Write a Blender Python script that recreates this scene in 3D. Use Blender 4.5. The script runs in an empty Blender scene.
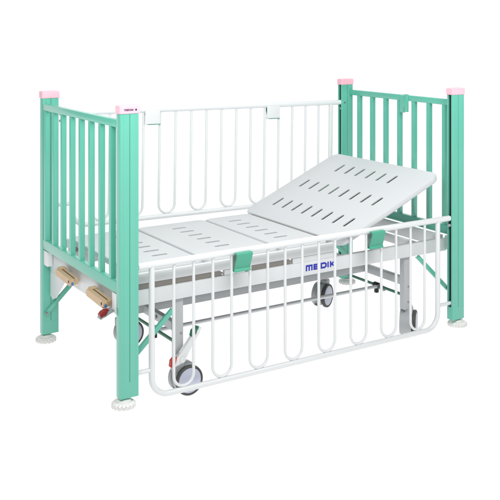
import bpy, bmesh, math
from mathutils import Vector, Matrix

# ------------------------------------------------------------------ camera, world, lamps, exposure
S = bpy.context.scene
C = S.collection
R = math.radians
cam = bpy.data.cameras.new('camera')
cam.sensor_width = 36.0
cam.lens = 66.02
cam.shift_y = -0.4548
cam.clip_end = 200
co = bpy.data.objects.new('camera', cam)
C.objects.link(co)
co.location = (-1.665, -3.696, 1.652)
co.rotation_euler = (R(90), 0, R(-32.3))
S.camera = co

W = bpy.data.worlds.new("World")
S.world = W
W.use_nodes = True
W.node_tree.nodes['Background'].inputs[0].default_value = (0.97, 0.985, 1.0, 1)
W.node_tree.nodes['Background'].inputs[1].default_value = 0.20


def area(name, loc, target, size, power, col=(1, 1, 1)):
    l = bpy.data.lights.new(name, 'AREA')
    l.shape = 'RECTANGLE'
    l.size, l.size_y = size
    l.energy = power
    l.color = col
    o = bpy.data.objects.new(name, l)
    C.objects.link(o)
    o.location = loc
    o.rotation_euler = (Vector(target) - Vector(loc)).to_track_quat('-Z', 'Y').to_euler()
    return o


area('softbox_front', (0.9, -1.35, 2.25), (1.0, 0.35, 0.75), (3.6, 0.5), 58, (1.0, 1.0, 0.99))
area('softbox_foot', (-1.5, -0.3, 2.35), (0.2, 0.5, 0.8), (1.6, 0.6), 27, (1.0, 0.99, 0.98))
area('softbox_top', (1.2, 0.9, 3.4), (1.1, 0.5, 0.4), (2.6, 1.4), 32, (0.98, 0.99, 1.0))
S.view_settings.view_transform = 'Standard'
S.view_settings.look = 'None'
S.view_settings.exposure = 0
S.view_settings.gamma = 1


# ------------------------------------------------------------------ materials
def lin(r, g, b):
    f = lambda c: (c / 255 / 12.92) if c / 255 <= 0.04045 else ((c / 255 + 0.055) / 1.055) ** 2.4
    return (f(r), f(g), f(b), 1)


def mat(name, col, rough=0.4, metal=0.0, coat=0.0, bump=0.0, scale=900, var=0.04, emit=0.0, trans=0.0, spec=0.5):
    m = bpy.data.materials.new(name)
    m.use_nodes = True
    nt = m.node_tree
    p = nt.nodes['Principled BSDF']
    p.inputs['Metallic'].default_value = metal
    p.inputs['Coat Weight'].default_value = coat
    p.inputs['Coat Roughness'].default_value = 0.12
    p.inputs['Specular IOR Level'].default_value = spec
    p.inputs['Transmission Weight'].default_value = trans
    tc = nt.nodes.new('ShaderNodeTexCoord')
    nz = nt.nodes.new('ShaderNodeTexNoise')
    nz.inputs['Scale'].default_value = 7
    nz.inputs['Detail'].default_value = 5
    nt.links.new(tc.outputs['Object'], nz.inputs['Vector'])
    mx = nt.nodes.new('ShaderNodeMix')
    mx.data_type = 'RGBA'
    mx.inputs[6].default_value = tuple(min(1, c * (1 - var)) for c in col[:3]) + (1,)
    mx.inputs[7].default_value = tuple(min(1, c * (1 + var)) for c in col[:3]) + (1,)
    nt.links.new(nz.outputs['Fac'], mx.inputs[0])
    nt.links.new(mx.outputs[2], p.inputs['Base Color'])
    mr = nt.nodes.new('ShaderNodeMapRange')
    mr.inputs['To Min'].default_value = rough * 0.88
    mr.inputs['To Max'].default_value = rough * 1.12
    nt.links.new(nz.outputs['Fac'], mr.inputs['Value'])
    nt.links.new(mr.outputs[0], p.inputs['Roughness'])
    if bump:
        n2 = nt.nodes.new('ShaderNodeTexNoise')
        n2.inputs['Scale'].default_value = scale
        nt.links.new(tc.outputs['Object'], n2.inputs['Vector'])
        b = nt.nodes.new('ShaderNodeBump')
        b.inputs['Strength'].default_value = bump
        b.inputs['Distance'].default_value = 0.0004
        nt.links.new(n2.outputs['Fac'], b.inputs['Height'])
        nt.links.new(b.outputs[0], p.inputs['Normal'])
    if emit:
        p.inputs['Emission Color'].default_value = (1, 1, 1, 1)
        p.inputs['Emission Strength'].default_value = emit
    return m


M = {
    'green': mat('green_paint', lin(103, 192, 170), 0.26, coat=0.35, bump=0.15, scale=500),
    'greendark': mat('green_hex_bar', lin(30, 110, 82), 0.35, coat=0.2),
    'white': mat('white_paint', (0.78, 0.80, 0.81, 1), 0.33, coat=0.25, bump=0.15, scale=500, var=0.02),
    'frame': mat('frame_paint', (0.73, 0.75, 0.765, 1), 0.38, coat=0.15, bump=0.15, scale=500, var=0.02),
    'deck': mat('moulded_deck_plastic', (0.635, 0.655, 0.67, 1), 0.42, bump=0.3, scale=260, var=0.015),
    'pink': mat('pink_plastic', lin(248, 192, 206), 0.42, bump=0.1),
    'beige': mat('beige_plastic', lin(213, 182, 146), 0.4, bump=0.2, var=0.08),
    'greyp': mat('grey_plastic', lin(176, 179, 182), 0.45, bump=0.2),
    'greym': mat('grey_steel', lin(186, 189, 191), 0.35, metal=0.1),
    'steel': mat('zinc_steel', lin(150, 150, 150), 0.28, metal=0.9),
    'tyre': mat('dark_rubber', lin(78, 80, 76), 0.6, bump=0.2),
    'black': mat('black_plastic', lin(26, 28, 27), 0.5),
    'disc': mat('lavender_grey_cover', lin(196, 200, 218), 0.35, bump=0.1),
    'red': mat('red_plastic', lin(205, 62, 52), 0.4),
    'darkred': mat('dark_red_pad', lin(150, 38, 36), 0.45),
    'blue': mat('navy_print', lin(44, 52, 176), 0.4, spec=0.3, var=0.0),
    'navy': mat('dark_print', lin(52, 40, 84), 0.4, spec=0.3, var=0.0),
    'bluebtn': mat('blue_button', lin(60, 130, 205), 0.35),
    'strip': mat('grey_gap_strip', lin(146, 141, 135), 0.5),  # grey of the gap strips and of the added backrest shadow line
    'grip': mat('shaded_green_grip', lin(74, 168, 140), 0.38, bump=0.2),  # shade of the handle faces put into a darker green
    'slotgreen': mat('deep_green_backing', lin(4, 78, 52), 0.6, spec=0.2),
    'slotdark': mat('slot_dark_grey', lin(46, 45, 44), 0.7, spec=0.2),  # dark colour that stands for shade inside the slots
    'pad': mat('milky_rubber', (0.86, 0.86, 0.84, 1), 0.35),
    'backdrop': mat('glowing_white_sweep', (0.25, 0.25, 0.25, 1), 0.9, emit=0.92, spec=0.0, var=0.0),  # emission added to keep the sweep white and shadowless; not a lamp
}


# ------------------------------------------------------------------ mesh helpers
def link(name, bm, m, parent=None, angle=32, loc=None, rot=None):
    me = bpy.data.meshes.new(name)
    bmesh.ops.remove_doubles(bm, verts=bm.verts, dist=1e-6)
    bmesh.ops.recalc_face_normals(bm, faces=bm.faces)
    bm.to_mesh(me)
    bm.free()
    for p in me.polygons:
        p.use_smooth = True
    me.set_sharp_from_angle(angle=R(angle))
    me.materials.append(m)
    o = bpy.data.objects.new(name, me)
    C.objects.link(o)
    if parent is not None:
        o.parent = parent
    if loc:
        o.location = loc
    if rot:
        o.rotation_euler = rot
    return o


def join(bm, other, mtx=None):
    """append bmesh other into bm"""
    if mtx is not None:
        bmesh.ops.transform(other, matrix=mtx, verts=other.verts)
    me = bpy.data.meshes.new('tmp')
    other.to_mesh(me)
    other.free()
    bm.from_mesh(me)
    bpy.data.meshes.remove(me)
    return bm


def box(bm, lo, hi, bev=0.003, seg=2, mtx=None):
    b = bmesh.new()
    bmesh.ops.create_cube(b, size=1)
    for v in b.verts:
        v.co = Vector([(lo[i] + hi[i]) / 2 + v.co[i] * (hi[i] - lo[i]) for i in range(3)])
    if bev:
        bmesh.ops.bevel(b, geom=list(b.edges), offset=bev, segments=seg, affect='EDGES', profile=0.6)
    return join(bm, b, mtx)


def cyl(bm, a, b_, r, n=20, r2=None, bev=0.0, cap=True):
    a = Vector(a); b_ = Vector(b_)
    d = b_ - a
    c = bmesh.new()
    bmesh.ops.create_cone(c, cap_ends=cap, segments=n, radius1=r, radius2=(r if r2 is None else r2), depth=d.length)
    if bev:
        rim = [e for e in c.edges if abs(e.verts[0].co.z - e.verts[1].co.z) < 1e-6]
        bmesh.ops.bevel(c, geom=rim, offset=bev, segments=2, affect='EDGES')
    q = Vector((0, 0, 1)).rotation_difference(d.normalized())
    return join(bm, c, Matrix.Translation((a + b_) / 2) @ q.to_matrix().to_4x4())


def lathe(bm, prof, n=32, mtx=None):
    """prof: (r, h) pairs revolved about local Z"""
    b = bmesh.new()
    rings = []
    for r, h in prof:
        if r < 1e-6:
            rings.append([b.verts.new((0, 0, h))])
        else:
            rings.append([b.verts.new((r * math.cos(2 * math.pi * i / n), r * math.sin(2 * math.pi * i / n), h)) for i in range(n)])
    for k in range(len(rings) - 1):
        A, B = rings[k], rings[k + 1]
        for i in range(n):
            j = (i + 1) % n
            if len(A) == 1 and len(B) > 1:
                b.faces.new((A[0], B[i], B[j]))
            elif len(B) == 1 and len(A) > 1:
                b.faces.new((A[i], A[j], B[0]))
            elif len(A) > 1:
                b.faces.new((A[i], A[j], B[j], B[i]))
    return join(bm, b, mtx)


def fillet(pts, rad, n=8):
    """round the inner corners of a polyline"""
    out = [Vector(pts[0])]
    for i in range(1, len(pts) - 1):
        p0, p, p1 = Vector(pts[i - 1]), Vector(pts[i]), Vector(pts[i + 1])
        a = (p0 - p).normalized(); b = (p1 - p).normalized()
        ang = a.angle(b)
        t = min(rad / math.tan(ang / 2), (p0 - p).length * .5, (p1 - p).length * .5)
        rr = t * math.tan(ang / 2)
        c = p + (a + b).normalized() * (rr / math.sin(ang / 2))
        s = p + a * t - c; e = p + b * t - c
        tot = s.angle(e)
        for k in range(n + 1):
            f = k / n
            out.append(c + (s * math.sin((1 - f) * tot) + e * math.sin(f * tot)) / math.sin(tot))
    out.append(Vector(pts[-1]))
    return out


def tube(bm, pts, r, n=14, flat=None):
    """sweep a round section along pts (planar or straight), capped"""
    pts = [Vector(p) for p in pts]
    b = bmesh.new()
    T = []
    for i in range(len(pts)):
        d = (pts[min(i + 1, len(pts) - 1)] - pts[max(i - 1, 0)])
        T.append(d.normalized())
    up = Vector((0, 1, 0))
    if abs(T[0].dot(up)) > .95:
        up = Vector((1, 0, 0))
    u = (up - T[0] * up.dot(T[0])).normalized()
    rings = []
    for i, p in enumerate(pts):
        u = (u - T[i] * u.dot(T[i])).normalized()
        v = T[i].cross(u)
        rings.append([b.verts.new(p + (u * math.cos(2 * math.pi * k / n) + v * math.sin(2 * math.pi * k / n)) * r) for k in range(n)])
    for i in range(len(rings) - 1):
        for k in range(n):
            j = (k + 1) % n
            b.faces.new((rings[i][k], rings[i][j], rings[i + 1][j], rings[i + 1][k]))
    b.faces.new(rings[0]); b.faces.new(rings[-1])
    return join(bm, b)


def prism(bm, poly, h0, h1, axis='z', bev=0.0, mtx=None):
    """extrude a 2D polygon between h0 and h1 along axis (poly on the two others)"""
    b = bmesh.new()
    def mk(p, h):
        return {'z': (p[0], p[1], h), 'y': (p[0], h, p[1]), 'x': (h, p[0], p[1])}[axis]
    A = [b.verts.new(mk(p, h0)) for p in poly]
    B = [b.verts.new(mk(p, h1)) for p in poly]
    n = len(poly)
    for i in range(n):
        j = (i + 1) % n
        b.faces.new((A[i], A[j], B[j], B[i]))
    f1 = b.faces.new(A); f2 = b.faces.new(B)
    if bev:
        bmesh.ops.bevel(b, geom=list(f1.edges) + list(f2.edges), offset=bev, segments=2, affect='EDGES')
    return join(bm, b, mtx)


def rrect(x0, y0, x1, y1, r, n=8, radii=None):
    rs = radii or (r, r, r, r)
    P = []
    for (cx, cy, a0, k) in ((x1, y1, 0, 0), (x0, y1, 90, 1), (x0, y0, 180, 2), (x1, y0, 270, 3)):
        q = rs[k]
        ox = cx - q if cx == x1 else cx + q
        oy = cy - q if cy == y1 else cy + q
        for i in range(n + 1):
            a = R(a0 + 90 * i / n)
            P.append((ox + q * math.cos(a), oy + q * math.sin(a)))
    return P


def curve_to_bm(cu):
    o = bpy.data.objects.new('tmp', cu)
    C.objects.link(o)
    bpy.context.view_layer.update()
    me = bpy.data.meshes.new_from_object(o.evaluated_get(bpy.context.evaluated_depsgraph_get()))
    bpy.data.objects.remove(o)
    b = bmesh.new()
    b.from_mesh(me)
    bpy.data.meshes.remove(me)
    return b


def plate(outer, holes, thick, bev=0.0):
    """flat sheet with real holes, centred on z=0"""
    cu = bpy.data.curves.new('plate', 'CURVE')
    cu.dimensions = '2D'
    cu.fill_mode = 'BOTH'
    for poly in [outer] + holes:
        s = cu.splines.new('POLY')
        s.points.add(len(poly) - 1)
        for i, p in enumerate(poly):
            s.points[i].co = (p[0], p[1], 0, 1)
        s.use_cyclic_u = True
    cu.extrude = thick / 2 - bev
    cu.bevel_depth = bev
    cu.bevel_resolution = 1
    return curve_to_bm(cu)


LIFT = [0]


def stroke(bm, pts, w, d=0.0006):
    """flat bar strokes of a letter in local XY, thickness d in Z"""
    for (a, b) in zip(pts[:-1], pts[1:]):
        a = Vector(a); b = Vector(b)
        t = (b - a).normalized(); n = Vector((-t.y, t.x)) * w / 2
        e = t * w * 0.5
        q = [a - e + n, a - e - n, b + e - n, b + e + n]
        LIFT[0] += 1
        k = (LIFT[0] % 17) * 0.00004
        prism(bm, [(v.x, v.y) for v in q], k * .5, d + k)


# ------------------------------------------------------------------ setting: white sweep, made to glow so shadows vanish
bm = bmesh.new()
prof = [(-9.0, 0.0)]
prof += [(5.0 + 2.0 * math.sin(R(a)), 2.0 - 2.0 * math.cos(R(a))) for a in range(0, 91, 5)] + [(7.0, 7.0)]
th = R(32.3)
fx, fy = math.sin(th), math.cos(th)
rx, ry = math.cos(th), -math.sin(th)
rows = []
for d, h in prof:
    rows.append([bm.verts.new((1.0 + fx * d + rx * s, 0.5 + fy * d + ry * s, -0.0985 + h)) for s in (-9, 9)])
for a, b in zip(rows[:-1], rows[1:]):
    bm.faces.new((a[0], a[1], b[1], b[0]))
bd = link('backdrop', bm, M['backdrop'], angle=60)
bd['kind'] = 'structure'
bd['label'] = 'plain white self-glowing sweep under and behind the bed'

# ------------------------------------------------------------------ the bed
bed = bpy.data.objects.new('hospital_bed', None)
C.objects.link(bed)
bed['label'] = 'green and white children\'s hospital bed with pink post caps, raised backrest and lowered near rail'
bed['category'] = 'hospital bed'

PW, PD, PH = 0.089, 0.044, 1.25


def post_profile(slot):
    """extruded aluminium post: centre groove on both broad faces, rail slot on its inner (+x) edge"""
    w, d = PW, PD
    c = 0.003
    p = [(c, 0)]
    G = ((0.012, 0.0165, .0006), (0.0435, 0.0468, .0036), (0.0725, 0.077, .0006)) if slot else ()
    for (a, b, dep) in G:
        p += [(a, 0), (a + .0008, dep), (b - .0008, dep), (b, 0)]
    p += [(w - c, 0), (w - .0008, .0008), (w, c)]
    if slot:
        s = 0.0108
        p += [(w, d / 2 - s), (w - .004, d / 2 - s), (w - .004, d / 2 - s * 1.15), (w - .013, d / 2 - s * 1.15),
              (w - .013, d / 2 + s * 1.15), (w - .004, d / 2 + s * 1.15), (w - .004, d / 2 + s), (w, d / 2 + s)]
    p += [(w, d - c), (w - .0008, d - .0008), (w - c, d)]
    for (a, b, dep) in reversed(G):
        p += [(b, d), (b - .0008, d - dep), (a + .0008, d - dep), (a, d)]
    p += [(c, d), (.0008, d - .0008), (0, d - c), (0, c), (.0008, .0008)]
    return p


def make_post(x, y, flip, lettering=False):
    # local x runs from the outer edge inwards
    sx = -1 if flip else 1
    ox = x + (PW if flip else 0)
    def T(poly):
        return [(ox + sx * a, y + b) for a, b in poly]
    bm = bmesh.new()
    prism(bm, T(post_profile(True)), 0.0701, PH, 'z')
    w, d = PW, PD
    prism(bm, T(post_profile(False)), 0.0, 0.07, 'z')
    po = link('post', bm, M['green'], bed, 25)
    # pink cap
    bm = bmesh.new()
    box(bm, (x - .004, y - .004, PH), (x + PW + .004, y + PD + .004, PH + .037), .0055, 3)
    link('post_cap', bm, M['pink'], po)
    # slot shade put in as a black backing, plus the end plug
    bm = bmesh.new()
    lx = ox + sx * (PW - .012)
    box(bm, (min(lx, lx + sx * .001), y + PD / 2 - .0122, .071), (max(lx, lx + sx * .001), y + PD / 2 + .0122, PH - .002), 0)
    box(bm, (min(ox + sx * (PW - .011), ox + sx * (PW - .0005)), y + PD / 2 - .0078, .071),
        (max(ox + sx * (PW - .011), ox + sx * (PW - .0005)), y + PD / 2 + .0078, .094), .001)
    link('slot_shade_and_plug', bm, M['black'], po)
    # milky scalloped foot pad, slightly outboard of the post
    fxp = x + (0.027 if not flip else PW - 0.027)
    fyp = y + PD / 2 + .004
    bm = bmesh.new()
    n = 16
    ring = []
    for i in range(n * 8):
        a = 2 * math.pi * i / (n * 8)
        rr = 0.0455 + 0.0065 * abs(math.cos(a * n / 2))
        ring.append((fxp + rr * math.cos(a), fyp + rr * math.sin(a)))
    ring2 = [(fxp + (px - fxp) * .86, fyp + (py - fyp) * .86) for px, py in ring]
    b = bmesh.new()
    levels = [(ring2, -.046), (ring, -.041), (ring, -.026), (ring2, -.019)]
    V = [[b.verts.new((px, py, h)) for px, py in r_] for r_, h in levels]
    m = len(ring)
    for k in range(3):
        for i in range(m):
            j = (i + 1) % m
            b.faces.new((V[k][i], V[k][j], V[k + 1][j], V[k + 1][i]))
    b.faces.new(V[0]); b.faces.new(V[-1])
    join(bm, b)
    lathe(bm, [(0, -.019), (.034, -.019), (.030, -.010), (.012, -.005), (.010, .001), (0, .001)], 24,
          Matrix.Translation((fxp, fyp, 0)))
    link('foot_pad', bm, M['pad'], po, 30)
    # little rings of clear plastic between the lobes
    bm = bmesh.new()
    for i in range(n):
        a = 2 * math.pi * i / n
        c = Vector((fxp + .052 * math.cos(a), fyp + .052 * math.sin(a), -.035))
        q = Matrix.Translation(c) @ Matrix.Rotation(a, 4, 'Z') @ Matrix.Rotation(R(90), 4, 'Y')
        lathe(bm, [(.0062, -.0012), (.0088, -.0016), (.0096, .0006), (.0078, .0022), (.0062, .0012), (.0062, -.0012)], 14, q)
    link('scalloped_edge', bm, M['pad'], po, 40)
    if lettering:
        bm = bmesh.new()
        letters(bm, 0.046, 0.0085, 0.0019, 0.0005)
        # registered-style little block mark after the word
        box(bm, (.053, 0, 0), (.0605, .0085, .0005), 0)
        mt = Matrix.Translation((x + .017, y - .0042, PH + .0135)) @ Matrix.Rotation(R(90), 4, 'X')
        bmesh.ops.transform(bm, matrix=mt, verts=bm.verts)
        link('cap_lettering', bm, M['navy'], po)
    return po


def letters(bm, width, h, w, d):
    """the word 'meDIK' in wide squared strokes; origin lower left, local XY"""
    k = width / 5.55
    def L(pts, ox):
        stroke(bm, [(ox * k + px * k + w / 2, py * (h - w) + w / 2) for px, py in pts], w, d)
    # m
    L([(0, 0), (0, 1), (1.0, 1), (1.0, 0)], 0)
    L([(.5, 1), (.5, 0)], 0)
    # e
    L([(1.0 - .05, 0), (0, 0), (0, 1), (.88, 1), (.88, .5), (0.0, .5)], 1.42)
    # D with an open left side
    L([(0, 1), (.62, 1), (.88, .72), (.88, .28), (.62, 0), (0, 0)], 2.78)
    L([(0, .62), (0, .38)], 2.78)
    # I
    L([(0, 0), (0, 1)], 4.05)
    # K
    L([(0, 0), (0, 1)], 4.52)
    L([(.72, 1), (.12, .5), (.72, 0)], 4.52)


posts = [make_post(0, 0, False, True), make_post(0, .99, False),
         make_post(2.0, 0, True), make_post(2.0, .99, True)]

# ---- end panels
def end_panel(name, x0, x1, ys, zb, zt):
    bm = bmesh.new()
    box(bm, (x0, PD, zb), (x1, .990, zb + .050), .0035, 2)
    pa = link(name, bm, M['green'], bed)
    bm = bmesh.new()
    box(bm, (x0, PD, zt - .034), (x1, .990, zt), .0035, 2)
    link('top_rail', bm, M['green'], pa)
    xc = (x0 + x1) / 2
    for y in ys:
        bm = bmesh.new()
        box(bm, (xc - .0128, y - .0125, zb + .0495), (xc + .0128, y + .0125, zt - .0335), .0025, 2)
        link('bar', bm, M['green'], pa)
    return pa


foot_panel = end_panel('foot_panel', .001, .028, [.118 + .1215 * k for k in range(8)], .455, 1.222)
head_panel = end_panel('head_panel', 2.061, 2.088, [.136 + .1275 * k for k in range(7)], .450, 1.217)
bm = bmesh.new()
box(bm, (2.048, .425, 1.118), (2.0615, .452, 1.224), .003)
box(bm, (2.048, .456, 1.112), (2.0615, .490, 1.214), .003)
box(bm, (2.044, .448, 1.140), (2.050, .460, 1.196), .002)
link('latch', bm, M['green'], head_panel)
# hinge bolts visible on the inner head posts
for (x, y, z) in ((2.022, .9885, 1.135), (2.022, -.0015, .60)):
    bm = bmesh.new()
    cyl(bm, (x, y, z), (x, y + .002, z), .0052, 12)
    if y > .5:
        link('bolt', bm, M['steel'], posts[3])
    else:
        bm.free()

# ---- side rails
def side_rail(y, zt, near):
    H = .594 if near else .612
    zb = zt - H
    bm = bmesh.new()
    # broad top tube with rounded ends
    tube(bm, [(.094, y, zt), (1.996, y, zt)], .0155, 18)
    # frame: stile, bottom tube, stile
    tube(bm, fillet([(.163, y, zt), (.163, y, zb), (1.909, y, zb), (1.909, y, zt)], .085, 10), .0135, 16)
    # lower slide stubs into the post slots
    tube(bm, [(.074, y, zb + .122), (.163, y, zb + .122)], .010, 12)
    tube(bm, [(1.909, y, zb + .122), (2.016, y, zb + .122)], .010, 12)
    ra = link('side_rail', bm, M['white'], bed, 40)
    ra['label'] = 'lowered white rail on the near side' if near else 'raised white rail on the far side'
    xs = [.275 + .1025 * k for k in range(16)]
    for i in range(0, 16, 2):
        a, c = xs[i], xs[i + 1]
        bm = bmesh.new()
        pts = fillet([(a, y, zt - .012), (a, y, zb + .018), (c, y, zb + .018), (c, y, zt - .012)], .0511, 12)
        tube(bm, pts, .0070, 12)
        # weld bead where the loop meets the bottom tube, collars where it meets the top tube
        lathe(bm, [(0, -.011), (.004, -.009), (.0055, 0), (.004, .009), (0, .011)], 12,
              Matrix.Translation(((a + c) / 2, y, zb + .0135)) @ Matrix.Rotation(R(90), 4, 'Y'))
        for q in (a, c):
            cyl(bm, (q, y, zt - .0185), (q, y, zt - .0135), .0080, 12, r2=.0105)
        link('rail_loop', bm, M['white'], ra, 40)
    # slide shoes at the post slots
    for x0, x1 in ((.084, .100), (1.988, 2.006)):
        for dz in (0, -.040):
            bm = bmesh.new()
            cyl(bm, (x0, y, zt + dz), (x1, y, zt + dz), .0115 if dz == 0 else .0075, 14, bev=.002)
            link('slide_shoe', bm, M['greyp'] if dz else M['white'], ra)
    # release handles: white inside plate, green outside grip with folded lips
    for x0 in (.584, 1.408):
        x1 = x0 + .094
        o = -1 if near else 1
        bm = bmesh.new()
        yy = y - o * .0155
        box(bm, (x0, min(yy, yy - o * .003), zt - (.098 if near else .080)), (x1, max(yy, yy - o * .003), zt - .004), .0012)
        pl = link('handle_plate', bm, M['white'], ra)
        bm = bmesh.new()
        # folded sheet seen end on: lip at the tube, face sloping back in, foot lip
        sec = [(.0155, .000), (.036, .000), (.041, -.005), (.041, -.013), (.016, -.078), (.024, -.087), (.024, -.092), (-.0155, -.092),
               (-.0155, -.089), (.012, -.089), (.012, -.078), (.036, -.012), (.034, -.0045), (.0155, -.0045)]
        if not near:
            sec = [(a, b * .92) for a, b in sec]
        prism(bm, [(y + o * a, zt + b) for a, b in sec], x0 + (.004 if near else .022), x1 - (.002 if near else -.006), 'x', bev=.0008)
        link('release_handle', bm, M['grip'], ra)
    if not near:
        ra.rotation_euler = (0, R(.85), 0)
    return ra


near_rail = side_rail(.022, .564, True)
far_rail = side_rail(1.012, 1.166, False)

# ---- main frame
bm = bmesh.new()
box(bm, (.050, .085, .367), (2.036, .115, .437), .004)
box(bm, (.050, .915, .367), (2.036, .945, .437), .004)
frame = link('bed_frame', bm, M['frame'], bed)
def part(name, m, parent, *boxes, bev=.003):
    bm = bmesh.new()
    for lo, hi in boxes:
        box(bm, lo, hi, bev)
    return link(name, bm, M[m], parent)


part('end_beam', 'frame', frame, ((.035, .060, .335), (.0495, .970, .452)))
part('end_beam', 'frame', frame, ((2.005, .1155, .385), (2.040, .9145, .450)))
part('cross_beam', 'frame', frame, ((1.80, .1155, .400), (1.835, .9145, .4385)))
part('cross_beam', 'frame', frame, ((.90, .1155, .385), (.93, .9145, .430)))
part('cross_beam', 'frame', frame, ((1.24, .1155, .385), (1.27, .9145, .430)))
# corner brackets onto the posts
for x0, x1 in ((.004, .0345), (2.0365, 2.07)):
    for y0, y1 in ((.0445, .100), (.930, .9895)):
        part('corner_bracket', 'white', frame, ((x0, y0, .372), (x1, y1, .449)))
bm = bmesh.new()
prism(bm, [(.985, .3345), (.985, .205), (.955, .190), (.90, .212), (.765, .3345)], .040, .046, 'x', bev=.001)
link('gusset', bm, M['frame'], frame)
# deck carrier rails above the side beams, with grey strips filling the gaps between
for y0, y1 in ((.088, .112), (.900, .924)):
    part('deck_carrier', 'white', frame, ((.10, y0, .463), (1.262, y1, .512)), bev=.009)
    for x0, x1 in ((.585, .700), (.985, 1.262)):
        part('deck_support', 'white', frame, ((x0, y0 + .002, .4373), (x1, y1 - .002, .4632)), bev=.001)
    for x0, x1 in ((.115, .560), (.7005, .962)):
        bm = bmesh.new()
        prism(bm, [(x0, .4373), (x1, .4373), (x1 + .022, .450), (x1, .4632), (x0, .4632)], y0 + .008, y1 - .008, 'y')
        link('gap_strip', bm, M['strip'], frame)
bm = bmesh.new()
letters(bm, .188, .030, .0082, .0008)
bmesh.ops.transform(bm, matrix=Matrix.Translation((1.060, .0848, .390)) @ Matrix.Rotation(R(90), 4, 'X'), verts=bm.verts)
link('frame_lettering', bm, M['blue'], frame)

# ---- underframe and legs
under = part('underframe', 'greym', bed, ((.22, .445, .207), (1.7395, .475, .246)))
part('cross_member', 'greym', under, ((.325, .142, .206), (.3535, .828, .247)))
part('cross_member', 'greym', under, ((1.740, .142, .206), (1.775, .828, .247)))
for x in (.34, 1.757):
    for y in (.3,):
        bm = bmesh.new()
        cyl(bm, (x - .022, y, .228), (x + .022, y, .228), .008, 12)
        link('bolt', bm, M['steel'], under)


def make_leg(x, y, rot, wheel_x, pedal, shroud=False):
    bm = bmesh.new()
    ins = .030 if y < .5 else -.030
    box(bm, (x - .021, y - .019, .075), (x + .021, y + .019, .3655), .004)
    leg = link('leg', bm, M['greym'], bed)
    for z in (.115, .20):
        bm = bmesh.new()
        cyl(bm, (x + .009, y - .0215, z), (x + .009, y - .019, z), .0055, 10)
        link('bolt', bm, M['steel'], leg)
    # caster
    base = bpy.data.objects.new('caster', None)
    e = bpy.data.objects.new('caster', None)
    bpy.data.objects.remove(base)
    C.objects.link(e)
    e.parent = bed
    e.location = (x + (.030 if shroud else 0), y, .018 if shroud else .003)
    e.rotation_euler = (0, 0, rot)
    o = wheel_x
    zc = -.0265
    bm = bmesh.new()
    cyl(bm, (0, 0, .050), (0, 0, .0745), .019, 20, bev=.002)
    # hood between the twin wheels, lower on its -x side
    P = []
    for a in range(20, 232, 8):
        P.append((o + .067 * math.cos(R(a)), zc + .067 * math.sin(R(a))))
    P += [(o - .012, zc - .03), (o + .03, zc)]
    prism(bm, P, -.017, .017, 'y', bev=.004)
    box(bm, (-.026, -.022, .018), (.026, .022, .062), .007, 3)
    # cover over the inner wheel
    P2 = [(o + .0735 * math.cos(R(a)), zc + .0735 * math.sin(R(a))) for a in range(14, 216, 8)] + [(o - .02, zc - .01)]
    prism(bm, P2, .0165, .044, 'y', bev=.005)
    if shroud:
        P3 = [(o + .078 * math.cos(R(a)), zc + .078 * math.sin(R(a))) for a in range(95, 222, 8)]
        P3 += [(o + .070 * math.cos(R(a)), zc + .070 * math.sin(R(a))) for a in range(215, 90, -8)]
        prism(bm, P3, -.018, .046, 'y', bev=.0015)
    link('caster_housing', bm, M['greyp'], e, 40)
    for s in (-1, 1):
        bm = bmesh.new()
        rot_ = Matrix.Translation((o, s * .030, zc)) @ Matrix.Rotation(R(-90 * s), 4, 'X')
        lathe(bm, [(.052, -.012), (.063, -.012), (.0693, -.008), (.0705, 0), (.0693, .008), (.066, .0105), (.0615, .011), (.0595, .006), (.052, -.012)], 48, rot_)
        wh = link('wheel', bm, M['tyre'], e, 40)
        bm = bmesh.new()
        lathe(bm, [(0, .0125), (.030, .0125), (.050, .0112), (.0585, .0085), (.0597, .003), (.053, -.008), (0, -.008)], 48, rot_)
        link('wheel_cover', bm, M['disc'], wh, 40)
    if pedal:
        bm = bmesh.new()
        y0 = -.040
        arm = [(-.050, .070), (-.040, .094), (-.008, .112), (.030, .158), (.062, .198), (.092, .222), (.104, .214), (.086, .186), (.052, .142), (.026, .094), (-.004, .066), (-.036, .056)]
        prism(bm, arm, y0 - .011, y0 + .011, 'y', bev=.003)
        cyl(bm, (0, y0 - .016, .085), (0, -.0185, .085), .016, 18, bev=.002)
        pd = link('brake_pedal', bm, M['white'], e, 40)
        bm = bmesh.new()
        prism(bm, [(-.062, .060), (-.058, .088), (-.040, .104), (-.026, .100), (-.034, .070), (-.046, .054)], y0 - .014, y0 + .014, 'y', bev=.004)
        link('red_pad', bm, M['red'], pd, 40)
        bm = bmesh.new()
        prism(bm, [(.046, .184), (.052, .208), (.076, .226), (.088, .222), (.074, .190), (.056, .174)], y0 - .0135, y0 + .0135, 'y', bev=.004)
        link('green_pad', bm, M['greendark'], pd, 40)
    return leg


make_leg(.345, .120, R(0), .046, True)
make_leg(1.757, .120, R(42), .010, False, True)
make_leg(.385, .850, R(4), .052, False)
make_leg(1.757, .850, R(28), -.030, False)

# ---- brake linkage
def hexbar(name, a, b, r, m, parent, n=6):
    bm = bmesh.new()
    cyl(bm, a, b, r, n)
    return link(name, bm, m, parent)


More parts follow.
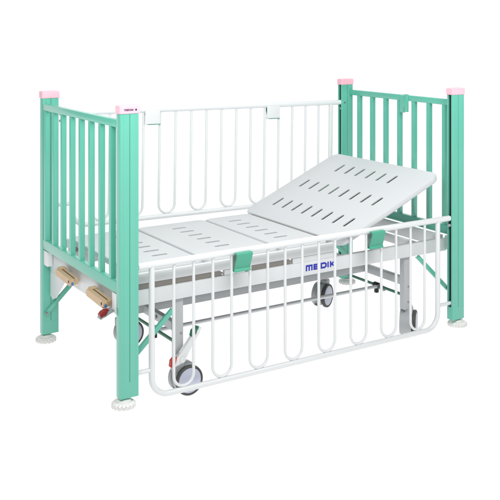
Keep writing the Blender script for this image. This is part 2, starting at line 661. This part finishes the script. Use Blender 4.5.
for x in (.345, 1.757):
    rod = hexbar('brake_rod', (x, .128, .148), (x, .842, .148), .0085, M['greendark'], bed)
    rod_y = .36
    bm = bmesh.new()
    cyl(bm, (x, rod_y - .018, .148), (x, rod_y + .018, .148), .017, 16, bev=.002)
    box(bm, (x - .010, rod_y - .010, .105), (x + .010, rod_y + .010, .150), .003)
    link('rod_clamp', bm, M['black'], rod)
bm = bmesh.new()
tube(bm, [(.352, .345, .145), (1.752, .345, .145)], .0095, 14)
lr = link('link_rod', bm, M['frame'], bed, 40)
bm = bmesh.new()
cyl(bm, (1.745, .330, .150), (1.790, .325, .128), .014, 14, bev=.003)
link('rod_end', bm, M['steel'], lr)

# ---- diagonal braces
def brace(y, x0, z0, x1, z1, inner):
    bm = bmesh.new()
    d = Vector((x1 - x0, 0, z1 - z0)); L = d.length
    ang = math.atan2(d.z, d.x)
    b = bmesh.new()
    box(b, (-.012, -.003, -.011), (L + .012, .003, .011), .002)
    box(b, (-.012, -.003 if not inner else -.003, .008), (L + .012, .012, .0115), .001)
    join(bm, b, Matrix.Translation((x0, y, z0)) @ Matrix.Rotation(-ang, 4, 'Y'))
    o = link('brace', bm, M['green'], bed)
    for x, z in ((x0, z0),):
        bm = bmesh.new()
        cyl(bm, (x, y - .0065, z), (x, y - .003, z), .0085, 14, bev=.001)
        cyl(bm, (x, y - .009, z), (x, y - .0065, z), .005, 6)
        link('bolt', bm, M['steel'], o)
    return o


brace(.094, .046, .080, .300, .310, False)
brace(.984, .020, .113, .290, .372, False)
brace(.100, 2.055, .150, 1.840, .352, False)
brace(.984, 2.055, .126, 1.800, .368, False)

# ---- mattress deck
ZD = .520
Y0, Y1 = .118, .910


def slots(xc, ys, L, w):
    return [rrect(xc - L / 2, y - w / 2, xc + L / 2, y + w / 2, w * .49, 5) for y in ys]


def skirt(bm, x0, y0, x1, y1, r, top, bot, t):
    """down-turned edge following the outline, bottom edge rolled under"""
    o = rrect(x0, y0, x1, y1, r, 8)
    b = bmesh.new()
    cx, cy = (x0 + x1) / 2, (y0 + y1) / 2
    def ins(k):
        return rrect(x0 + k, y0 + k, x1 - k, y1 - k, max(r - k, .004), 8)
    rings = [(ins(.006), top), (ins(.0018), top - .0022), (ins(0), top - .007), (ins(0), bot + .014), (ins(.003), bot + .006), (ins(.010), bot), (ins(.010 + t), bot), (ins(.006 + t), bot + .010), (ins(t), top - .004)]
    V = [[b.verts.new((p[0], p[1], h)) for p in R_] for R_, h in rings]
    n = len(o)
    for k in range(len(V) - 1):
        for i in range(n):
            j = (i + 1) % n
            b.faces.new((V[k][i], V[k][j], V[k + 1][j], V[k + 1][i]))
    join(bm, b)


ys6 = [.318 + .0925 * k for k in range(6)]
for (x0, x1, xs) in ((.110, .487, .350), (.499, .919, .703), (.931, 1.232, 1.063)):
    bm = plate(rrect(x0 + .0045, Y0 + .0045, x1 - .0045, Y1 - .0045, .030), slots(xs, ys6, .084, .021), .006)
    bmesh.ops.translate(bm, vec=(0, 0, ZD - .003), verts=bm.verts)
    skirt(bm, x0, Y0, x1, Y1, .034, ZD - .0004, ZD - .034, .005)
    # moulded hinge beads along the joint
    dp = link('deck_panel', bm, M['deck'], bed, 35)
    bm = bmesh.new()
    box(bm, (x0 + .012, Y0 + .012, ZD - .018), (x1 - .012, Y1 - .012, ZD - .014), 0)
    link('slot_dark_sheet', bm, M['slotdark'], dp)  # added sheet whose dark colour gives the slots their shade
for x in (.493, .925):
    bm = bmesh.new()
    tube(bm, [(x, Y0 + .03, ZD - .022), (x, Y1 - .03, ZD - .022)], .006, 10)
    link('hinge_rod', bm, M['frame'], bed)

# raised backrest
bx, bz, ang = 1.286, .543, math.atan2(.265, .625)
bm = plate(rrect(-.0455, .0345, .7005, .9705, .055, 10),
           slots(.116, [.153 + .0965 * k for k in range(8)], .088, .0200)
           + slots(.339, [.167 + .0970 * k for k in range(8)], .088, .0200)
           + slots(.559, [.276 + .0965 * k for k in range(6)], .088, .0200), .006)
bmesh.ops.translate(bm, vec=(0, 0, -.003), verts=bm.verts)
skirt(bm, -.050, .030, .705, .975, .060, -.0004, -.036, .005)
back = link('backrest_panel', bm, M['deck'], bed, 35, loc=(bx, 0, bz), rot=(0, -ang, 0))
bm = bmesh.new()
box(bm, (1.2335, .150, .498), (1.2400, .880, .5185), .001)
link('edge_shadow_strip', bm, M['strip'], bed)  # grey strip added to draw the shadow line under the backrest edge
# lifting arms below the backrest
bm = bmesh.new()
for y in (.20, .82):
    box(bm, (.02, y, -.060), (.56, y + .022, -.0362), .003)
box(bm, (.42, .2225, -.056), (.445, .8195, -.038), .003)
ba = link('backrest_frame', bm, M['frame'], back)

bm = bmesh.new()
box(bm, (-.025, .060, -.017), (.675, .945, -.0135), 0)
link('slot_dark_sheet', bm, M['slotdark'], back)  # added dark sheet, shades the backrest slots by its colour
for lo, hi in (((.29, .52, -.0133), (.62, .600, -.0066)), ((.52, .36, -.0133), (.61, .519, -.0066)), ((.29, .60, -.0133), (.385, .68, -.0066)), ((.30, .14, -.0133), (.345, .18, -.0066)), ((.56, .74, -.0133), (.61, .79, -.0066))):
    part('slot_green_backing', 'slotgreen', back, (lo, hi), bev=.001)  # green pieces added behind slots, standing in for the rail seen through

# ---- crank handles (folded) at the foot end
def crank(yc, zc, n_up):
    e_rot = (R(n_up), 0, 0)
    bm = bmesh.new()
    # two-piece folding handle: long arm and grip
    sec = rrect(-.128, -.017, .122, .017, .010, 5)
    prism(bm, sec, -.062, -.036, 'x', bev=.005)
    sec2 = rrect(-.118, -.020, .128, .013, .008, 5)
    prism(bm, [(a, b + .005) for a, b in sec2], -.033, -.012, 'x', bev=.004)
    box(bm, (-.050, .085, -.018), (-.008, .126, .024), .006, 3)
    o = link('crank_handle', bm, M['beige'], bed, 40, loc=(.034, yc, zc), rot=e_rot)
    o.scale = (.92, .82, .95)
    bm = bmesh.new()
    cyl(bm, (-.011, .05, 0), (0.001, .05, 0), .018, 18, bev=.002)
    link('crank_shaft', bm, M['greyp'], o)
    bm = bmesh.new()
    cyl(bm, (-.0635, -.102 , .002), (-.0620, -.102, .002), .0075, 14, bev=.0005)
    link('button', bm, M['black'], o)
    bm = bmesh.new()
    box(bm, (-.056, -.1305, -.012), (-.044, -.1278, .004), .001)
    link('button', bm, M['bluebtn'], o)
    # the pivot line across the grip
    bm = bmesh.new()
    box(bm, (-.0357, -.110, .0195), (-.0333, .112, .0205), 0)
    link('grip_seam', bm, M['black'], o)
    return o


crank(.640, .390, 3)
crank(.238, .388, 3)

# ---- foot brake lever
bm = bmesh.new()
pts = [Vector(p) for p in [(.050, .120, .395), (.022, .120, .372), (.004, .120, .362), (-.020, .120, .356), (-.046, .120, .350)]]
lv_prof = [(.047, .400), (.047, .385), (.036, .366), (.014, .352), (-.022, .338), (-.044, .328), (-.054, .335), (-.048, .350), (-.030, .360), (.004, .364), (.020, .375), (.028, .390), (.030, .400)]
prism(bm, lv_prof, .106, .134, 'y', bev=.004)
lever = link('brake_lever', bm, M['greyp'], bed, 40)
bm = bmesh.new()
prism(bm, [(-.050, .347), (-.040, .360), (-.022, .368), (-.006, .368), (-.012, .361), (-.032, .354)], .103, .137, 'y', bev=.002)
prism(bm, [(-.050, .338), (-.047, .347), (-.032, .355), (-.014, .358), (-.022, .346)], .1025, .1055, 'y', bev=.0008)
link('lever_pad', bm, M['darkred'], lever, 40)
